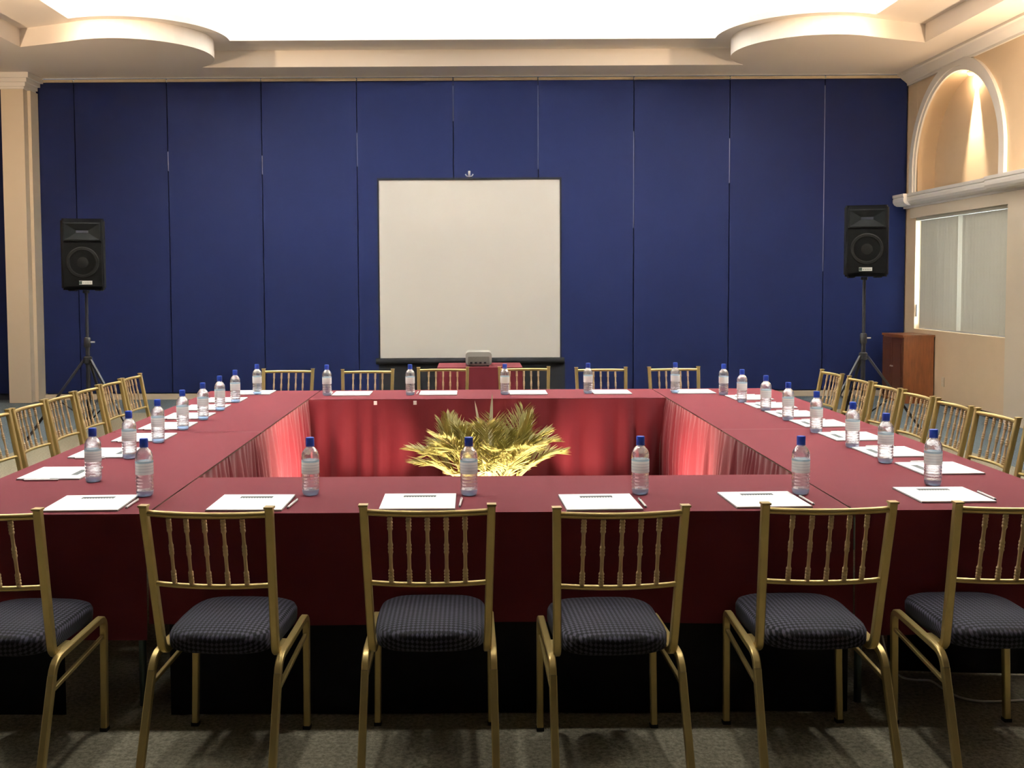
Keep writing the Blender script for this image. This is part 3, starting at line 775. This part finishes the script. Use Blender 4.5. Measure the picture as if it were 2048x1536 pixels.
# ------------------------------------------------------------------ palm arrangement on the floor inside the square
PC = Vector((0.08, 5.95))
pa = tag(empty('palm_arrangement', (PC.x, PC.y, 0)), 'yellow-green palm frond arrangement on the floor between the tables', 'plant')
MB().lathe([(.15, 0), (.19, .02), (.22, .34), (.235, .37), (.215, .37), (.20, .34)], 24).build('pot', 'pot_clay', pa, True, angle=40)
MB().lathe([(.20, .335), (.17, .355), (.09, .37), (.01, .375)], 20).build('moss', 'moss', pa, True)
def frond(az, length, lift, droop, material, nleaf=26, leaf=.20, root=(0, 0, .38)):
    """arching midrib with two rows of narrow folded leaflets"""
    mb = MB(); dirv = Vector((cos(az), sin(az), 0)); sidev = Vector((-sin(az), cos(az), 0)); K = 12
    pts = []
    for i in range(K + 1):
        t = i / K
        h = length * (sin(lift) * t - droop * t * t); r = length * cos(lift) * t
        pts.append(Vector(root) + dirv * r + Vector((0, 0, h)))
    mb.tube(pts, [.006 * (1 - .8 * i / K) for i in range(K + 1)], 5)
    for i in range(nleaf):
        t = .22 + .78 * i / (nleaf - 1); f = t * K; a = min(int(f), K - 1); p = pts[a].lerp(pts[a + 1], f - a); tan_ = (pts[a + 1] - pts[a]).normalized()
        ln = leaf * (sin(pi * min(1, .25 + .72 * t)) * .75 + .3) * random.uniform(.85, 1.15)
        for s in (-1, 1):
            d = (tan_ * random.uniform(.75, 1.1) + sidev * s * random.uniform(.6, .9) + Vector((0, 0, random.uniform(-.02, .22)))).normalized()
            wv = d.cross(Vector((0, 0, 1))).normalized() * .0058
            q1 = p + d * ln * .5 + Vector((0, 0, -.004)); q2 = p + d * ln + Vector((0, 0, -.10 * ln))
            up = Vector((0, 0, .004))
            mb.add([p, q1 - wv + up, q1 - Vector((0, 0, .002)), q1 + wv + up, q2], [(0, 1, 2), (0, 2, 3), (1, 4, 2), (2, 4, 3)])
    return mb.build('frond', material, pa)
for k in range(40):
    az = 2 * pi * k / 40 + random.uniform(-.12, .12)
    lift = radians((76, 62, 70, 50, 58)[k % 5] + random.uniform(-6, 6))
    r0 = (.10 * cos(az), .06 * sin(az), .40 if k % 5 != 3 else .34)
    frond(az, random.uniform(.44, .58), lift, random.uniform(.30, .52), 'frond' if k % 4 else 'frond_pale', root=r0)
for az, rx in ((2.4, -.13), (2.9, -.16), (.4, .14), (.9, .12), (1.6, .04), (-.3, .16), (3.6, -.15), (4.5, .02)):
    frond(az, random.uniform(.44, .54), radians(random.uniform(70, 84)), random.uniform(.12, .25), 'frond', root=(rx, .02, .40))
def strap(az, length, lift, droop, wid, root=(0, 0, .40), material='strap_leaf'):
    mb = MB(); dirv = Vector((cos(az), sin(az), 0)); sidev = Vector((-sin(az), cos(az), 0)); K = 10; vs = []; fs = []
    for i in range(K + 1):
        t = i / K; c = Vector(root) + dirv * (length * cos(lift) * t) + Vector((0, 0, length * (sin(lift) * t - droop * t * t)))
        w_ = wid * (sin(pi * min(1, .18 + .82 * t)) ** .6) * (1 if t < .98 else .1)
        vs += [c - sidev * w_ + Vector((0, 0, .3 * w_)), c, c + sidev * w_ + Vector((0, 0, .3 * w_))]
    for i in range(K):
        for j in (0, 1): fs.append((3 * i + j, 3 * i + j + 1, 3 * i + j + 4, 3 * i + j + 3))
    return mb.add(vs, fs).build('strap_leaf', material, pa, True)
for az, ln, lf, dr, wd in ((-2.6, .40, 62, .25, .014), (-1.9, .46, 66, .2, .016), (-.9, .40, 58, .3, .015), (-1.3, .36, 50, .3, .017), (2.2, .55, 76, .1, .013), (1.3, .58, 80, .08, .013),
                           (-.4, .52, 50, .15, .012), (.1, .56, 46, .2, .011), (-2.2, .34, 40, .4, .018), (-1.6, .30, 42, .3, .02), (.5, .58, 55, .2, .012), (-2.9, .44, 40, .3, .014)):
    strap(az, ln, radians(lf), dr, wd)
# low curled leaves lying at both sides of the arrangement
for az, ln, lf, dr, wd, rt in ((pi * .98, .34, 30, .5, .022, (-.30, -.15, .24)), (pi * .90, .28, 36, .5, .020, (-.30, -.10, .25)), (.15, .34, 62, .35, .024, (.42, -.05, .20)), (.05, .42, 40, .6, .018, (.40, -.15, .24)), (-.2, .28, 40, .4, .018, (.32, -.2, .24)), (pi, .40, 26, .5, .016, (-.42, -.2, .22))):
    strap(az, ln, radians(lf), dr, wd, rt, 'frond_pale')
def floor_spot(x, y, tx, ty, tz, watts, angle, label, col=(1, .80, .52)):
    s = tag(empty('floor_spotlight', (x, y, 0)), label, 'spotlight', 'floor spotlights among the palms')
    MB().lathe([(.07, 0), (.07, .012), (.02, .016), (.02, .05)], 16).build('base', 'stand_black', s, True, angle=30)
    dv = (Vector((tx - x, ty - y, tz - .10))).normalized()
    h = MB().lathe([(.03, -.07), (.045, -.04), (.05, .05), (.052, .055)], 18).build('head', 'stand_black', s, True, angle=30)
    h.location = (0, 0, .10); h.rotation_euler = dv.to_track_quat('Z', 'Y').to_euler()
    spot_light('floor_beam', Vector((0, 0, .10)) + dv * .065, Vector((0, 0, .10)) + dv * 2, watts, col, angle, .9, .03, s)
floor_spot(-.20, 5.25, PC.x - .05, PC.y,   .62, 60, 75, 'left black floor spotlight aimed at the palms')
floor_spot(.45, 5.25, PC.x + .1, PC.y, .60, 60, 75, 'right black floor spotlight aimed at the palms')
floor_spot(-.42, 6.05, -1.3, 6.35, .50, 135, 118, 'black floor spotlight beside the palms aimed at the left skirt', (1, .68, .54))
floor_spot(.60, 6.05, 1.45, 6.2, .50, 110, 112, 'black floor spotlight beside the palms aimed at the right skirt', (1, .68, .54))
floor_spot(-.20, 6.50, -.74, 7.3, .5, 42, 46, 'black floor spotlight behind the palms aimed left at the far skirt', (1, .68, .54))
floor_spot(.36, 6.50, .86, 7.3, .5, 42, 46, 'black floor spotlight behind the palms aimed right at the far skirt', (1, .68, .54))

# ------------------------------------------------------------------ projection screen, projector and its table
SY = 11.9
sc_ = tag(empty('projection_screen', (-.045, SY, 0)), 'white tripod projection screen in front of the blue partition', 'screen')
hwS, zb, zt = 1.045, .70, 2.755
MB().grid(lambda u, v: (-hwS + 2 * hwS * u, .004 * sin(3 * u * pi) * (1 - v) + .012 * sin(2.5 * pi * abs(u - .5) + 2.2 * v) * .5, zb + (zt - zb) * v), 40, 40).build('fabric', 'screen_white', sc_, True)
bd = MB(); bd.box(-hwS - .018, -hwS, -.008, .008, zb - .02, zt + .02); bd.box(hwS, hwS + .018, -.008, .008, zb - .02, zt + .02); bd.box(-hwS - .018, hwS + .018, -.012, .012, zt, zt + .025)
bd.build('border', 'screen_black', sc_)
MB().tube([(-hwS - .05, 0, zb - .035), (hwS + .05, 0, zb - .035)], .035, 14).build('roller_case', 'screen_black', sc_, True, angle=40)
MB().box(-hwS - .02, hwS + .06, .02, .028, .12, zb - .05).build('black_drape', 'screen_black', sc_)
MB().tube([(0, .06, .1), (0, .06, 2.80)], .018, 10).build('pole', 'stand_black', sc_, True, angle=40)
hk = MB(); hk.tube([(0, .06, 2.80), (0, .03, 2.86)], .014, 8); hk.tube([(-.045, .03, 2.825), (-.03, .03, 2.803), (0, .03, 2.797), (.03, .03, 2.803), (.045, .03, 2.825)], .007, 8)
hk.build('hanging_hook', 'steel', sc_, True)
for a in (-90, 30, 150): MB().tube([(0, .06, .35), (.55 * cos(radians(a)), .06 + .55 * sin(radians(a)), .012)], .012, 8).build('leg', 'stand_black', sc_, True)

TX0, TX1, TY0, TY1 = -.36, .47, 9.93, 10.5
pt = tag(empty('projector_table', ((TX0 + TX1) / 2, (TY0 + TY1) / 2, 0)), 'small square table with a burgundy cloth carrying the projector', 'table')
w2, d2 = (TX1 - TX0) / 2, (TY1 - TY0) / 2
MB().box(-w2 + .01, w2 - .01, -d2 + .01, d2 - .01, .715, .744).build('tabletop', 'table_wood', pt)
for sx in (-1, 1):
    for sy in (-1, 1): MB().tube([(sx * (w2 - .06), sy * (d2 - .06), 0), (sx * (w2 - .06), sy * (d2 - .06), .715)], .014, 8).build('leg', 'steel_leg', pt, True, angle=40)
pc = MB(); pc.grid(lambda u, v: (-w2 + 2 * w2 * u, -d2 + 2 * d2 * v, .75), 4, 4)
def drape_side(ax, ay, bx, by, nx, ny):
    L_ = sqrt((bx - ax) ** 2 + (by - ay) ** 2)
    def fn(u, v):
        s = u * L_; o = .022 * min(1, v * 1.6) * (.5 + .5 * sin(s * 52 + 1.7 * sin(s * 9)))
        return (ax + (bx - ax) * u + nx * o, ay + (by - ay) * u + ny * o, .75 - .74 * v)
    pc.grid(fn, 60, 8)
drape_side(-w2, -d2, w2, -d2, 0, -1); drape_side(w2, -d2, w2, d2, 1, 0); drape_side(w2, d2, -w2, d2, 0, 1); drape_side(-w2, d2, -w2, -d2, -1, 0)
tag(pc.build('tablecloth', 'burgundy_cloth', None, True, ((TX0 + TX1) / 2, (TY0 + TY1) / 2, .001), 35), 'gathered burgundy cloth draped to the floor over the projector table', 'tablecloth')

pj = tag(empty('projector', (.045, 10.18, .7515)), 'grey data projector standing before the screen', 'projector')
def rbox(mb, x0, x1, y0, y1, z0, z1, r, n=4):
    """box with rounded vertical-view corners (profile in x-z, extruded along y)"""
    pr = []
    for cx, cz, a0 in ((x1 - r, z1 - r, 0), (x0 + r, z1 - r, pi / 2), (x0 + r, z0 + r, pi), (x1 - r, z0 + r, 1.5 * pi)):
        for k in range(n + 1):
            a = a0 + (pi / 2) * k / n; pr.append((cx + r * cos(a), cz + r * sin(a)))
    N_ = len(pr)
    mb.add([(x, y0, z) for x, z in pr] + [(x, y1, z) for x, z in pr], [tuple(range(N_)), tuple(range(2 * N_ - 1, N_ - 1, -1))] + [(i, N_ + i, N_ + (i + 1) % N_, (i + 1) % N_) for i in range(N_)])
    return mb
rbox(MB(), -.128, .128, -.16, .16, .012, .142, .032).build('body', 'projector_grey', pj, True, angle=40)
rbox(MB(), -.105, .105, -.166, -.1585, .022, .098, .01).build('rear_panel', 'projector_dark', pj, True, angle=40)
for k in range(4): MB().box(-.085 + k * .045, -.062 + k * .045, -.169, -.1655, .03, .046).build('socket', 'glass_black', pj)
MB().tube([(.05, .158, .08), (.05, .185, .08)], .035, 16).build('lens', 'glass_black', pj, True, angle=40)
for sx in (-1, 1): MB().lathe([(.012, 0), (.012, .014)], 10, (sx * .09, -.12, 0)).build('foot', 'rubber', pj)

# ------------------------------------------------------------------ loudspeakers on tripod stands
def make_speaker(x, y, zb_, rz, label, badge_dx):
    W, Hh, Dp = .425, .715, .38
    s = tag(empty('loudspeaker', (x, y, zb_), rz), label, 'speaker', 'loudspeakers')
    mb = MB(); wf, wbk, r = W / 2, W / 2 * .72, .03
    # trapezoid cabinet, front at -y, rounded front edges
    plan = [(-wbk, Dp / 2), (-wf, -Dp / 2 + .05), (-wf + .012, -Dp / 2 + .012), (-wf + .03, -Dp / 2), (wf - .03, -Dp / 2), (wf - .012, -Dp / 2 + .012), (wf, -Dp / 2 + .05), (wbk, Dp / 2)]
    for z0, z1, e in ((0, .02, .012), (.02, Hh - .02, 0), (Hh - .02, Hh, .012)):
        mb.prism([(px * (1 - e / W * 2), py * (1 - e / Dp * 2)) for px, py in plan], z0, z1)
    mb.build('cabinet', 'speaker_shell', s)
    yf = -Dp / 2
    # flared rectangular horn
    hx, hz0, hz1 = W / 2 - .035, Hh - .225, Hh - .04
    h = MB(); hy = yf - .014
    o_ = [(-hx, hy, hz0), (hx, hy, hz0), (hx, hy, hz1), (-hx, hy, hz1)]
    mid = (hz0 + hz1) / 2
    i1 = [(-hx + .012, hy - .002, hz0 + .012), (hx - .012, hy - .002, hz0 + .012), (hx - .012, hy - .002, hz1 - .012), (-hx + .012, hy - .002, hz1 - .012)]
    i2 = [(-.06, yf - .0015, mid - .014), (.06, yf - .0015, mid - .014), (.06, yf - .0015, mid + .014), (-.06, yf - .0015, mid + .014)]
    bk_ = [(p[0], yf + .005, p[2]) for p in o_]
    vs = bk_ + o_ + i1 + i2; fs = []
    for a in (0, 4, 8):
        for k in range(4): fs.append((a + k, a + (k + 1) % 4, a + 4 + (k + 1) % 4, a + 4 + k))
    hh_ = h.add(vs, fs).build('horn', 'horn_black', s)
    MB().box(-.058, .058, yf - .003, yf + .002, mid - .013, mid + .013).build('throat', 'dark_gap', hh_)
    # woofer behind its grille
    rbox(MB(), -W / 2 + .03, W / 2 - .03, yf - .010, yf + .002, .035, Hh - .245, .02).build('grille', 'speaker_grille', s, True, angle=40)
    c = MB(); n_ = 36; zc = .275
    for r0, r1, y0, y1 in ((.158, .150, -.0105, -.015), (.150, .128, -.015, -.0155), (.128, .122, -.0155, -.0108)):
        vs = [(r0 * cos(2 * pi * k / n_), yf + y0, zc + r0 * sin(2 * pi * k / n_)) for k in range(n_)] + [(r1 * cos(2 * pi * k / n_), yf + y1, zc + r1 * sin(2 * pi * k / n_)) for k in range(n_)]
        c.add(vs, [(k, n_ + k, n_ + (k + 1) % n_, (k + 1) % n_) for k in range(n_)])
    c.build('woofer_ring', 'speaker_cone', s, True)
    d = MB(); d.add([(.055 * cos(2 * pi * k / 20), yf - .0112, zc + .055 * sin(2 * pi * k / 20)) for k in range(20)] + [(0, yf - .022, zc)], [(k, 20, (k + 1) % 20) for k in range(20)])
    d.build('dust_cap', 'speaker_cone', s, True)
    bg_ = MB().box(badge_dx - .062, badge_dx + .062, yf - .016, yf - .0095, .055, .092).build('badge', 'badge', s)
    bi = MB(); bi.box(badge_dx - .062, badge_dx - .034, yf - .0168, yf - .016, .058, .089)
    for k in range(4): bi.box(badge_dx - .026 + k * .021, badge_dx - .013 + k * .021, yf - .0166, yf - .016, .068, .072)
    bi.build('badge_mark', 'badge_ink', bg_)
    for sx in (-1, 1): MB().box(sx * W * .30 - .03, sx * W * .30 + .03, -.1, .1, -.012, .001).build('foot', 'rubber', s)
    return s
def make_stand(x, y, ztop, rz, label):
    t = tag(empty('speaker_stand', (x, y, 0), rz), label, 'speaker stand', 'speaker stands')
    MB().tube([(0, 0, .10), (0, 0, .98)], .022, 12).build('lower_pole', 'stand_black', t, True, angle=40)
    MB().tube([(0, 0, .98), (0, 0, ztop)], .016, 12).build('upper_pole', 'stand_black', t, True, angle=40)
    col_ = MB().lathe([(.03, .93), (.034, .94), (.034, 1.02), (.026, 1.035)], 14).build('clamp', 'stand_black', t, True, angle=40)
    MB().tube([(.03, 0, .985), (.075, 0, .985)], .009, 8).build('knob', 'steel', col_, True, angle=40)
    MB().lathe([(.028, .76), (.042, .77), (.042, .83), (.028, .84)], 14).build('hub', 'stand_black', t, True, angle=40)
    MB().lathe([(.026, .16), (.036, .165), (.036, .21), (.026, .215)], 14).build('lower_hub', 'stand_black', t, True, angle=40)
    for a in (205, 335, 90):
        ca, sa = cos(radians(a)), sin(radians(a))
        lg = MB().tube([(.04 * ca, .04 * sa, .80), (.60 * ca, .60 * sa, .012)], .0125, 8, side=(-sa, ca, 0), square=True).build('leg', 'stand_black', t)
        MB().tube([(.585 * ca, .585 * sa, .03), (.61 * ca, .61 * sa, .012)], .017, 8).build('foot_cap', 'rubber', lg, True)
        MB().tube([(.035 * ca, .035 * sa, .19), (.31 * ca, .31 * sa, .42)], .008, 6).build('brace', 'stand_black', t, True)
    MB().lathe([(.03, ztop - .03), (.034, ztop - .025), (.034, ztop - .002)], 14).build('top_socket', 'stand_black', t, True, angle=40)
SPY = 10.5
def spk(xc, ytop, ybot, label_s, label_t, rz, bdx):
    d = cam_f + cam_r * ((xc - PX) / F) - cam_u * ((ybot - PY) / F); p = Vector((0, 0, EYE)) + d * ((SPY - .19) / d.y)
    make_speaker(p.x, SPY, p.z, rz, label_s, bdx)
    make_stand(p.x, SPY, p.z - .003, 0, label_t)
spk(1743, 412, 553, 'black loudspeaker on the stand beside the wooden cabinet', 'black tripod speaker stand beside the wooden cabinet', radians(-15), -.01)
spk(158, 445, 580, 'black loudspeaker on the stand beside the cream pillar', 'black tripod speaker stand beside the cream pillar', radians(13), .025)

# ------------------------------------------------------------------ wooden cabinet against the right wall
cb = tag(empty('wooden_cabinet', (5.66, 13.34, 0)), 'brown wooden cabinet standing against the right wall by the partition', 'cabinet')
MB().box(-.19, .19, -.325, .325, .0, .845).build('body', 'wood_lit', cb)
MB().box(-.21, .198, -.335, .335, .845, .875).build('top', 'wood_lit', cb)
for s in (-1, 1):
    dr = MB().box(-.205, -.1905, min(s * .005, s * .315), max(s * .005, s * .315), .06, .83).build('door', 'wood_shaded', cb)
    MB().box(-.211, -.2052, min(s * .05, s * .27), max(s * .05, s * .27), .13, .76).build('door_panel', 'wood_shaded', dr)
    MB().lathe([(.012, 0), (.014, .012), (.008, .02)], 10).build('knob', 'steel', dr, True, loc=(-.214, s * .025, .45))

# ------------------------------------------------------------------ white cable hanging from the table, running over the floor
cpts = [Vector(p) for p in ((1.52, 3.80, .42), (1.535, 3.82, .30), (1.555, 3.85, .215), (1.60, 3.88, .09), (1.66, 3.92, .035), (1.72, 3.955, .008), (1.785, 3.95, .006), (1.80, 3.88, .006), (1.825, 3.79, .006), (1.90, 3.75, .006), (2.05, 3.76, .006))]
def catmull(P, n=8):
    out = []
    Q = [P[0]] + P + [P[-1]]
    for i in range(1, len(Q) - 2):
        for j in range(n):
            t = j / n; a, b, c, d = Q[i - 1], Q[i], Q[i + 1], Q[i + 2]
            out.append(.5 * ((2 * b) + (c - a) * t + (2 * a - 5 * b + 4 * c - d) * t * t + (3 * b - a - 3 * c + d) * t ** 3))
    out.append(P[-1]); return out
cabm = MB().tube(catmull(cpts), .0042, 8)
tag(cabm.build('power_cable', 'cable_white', None, True), 'white cable hanging under the right near table onto the carpet', 'cable')
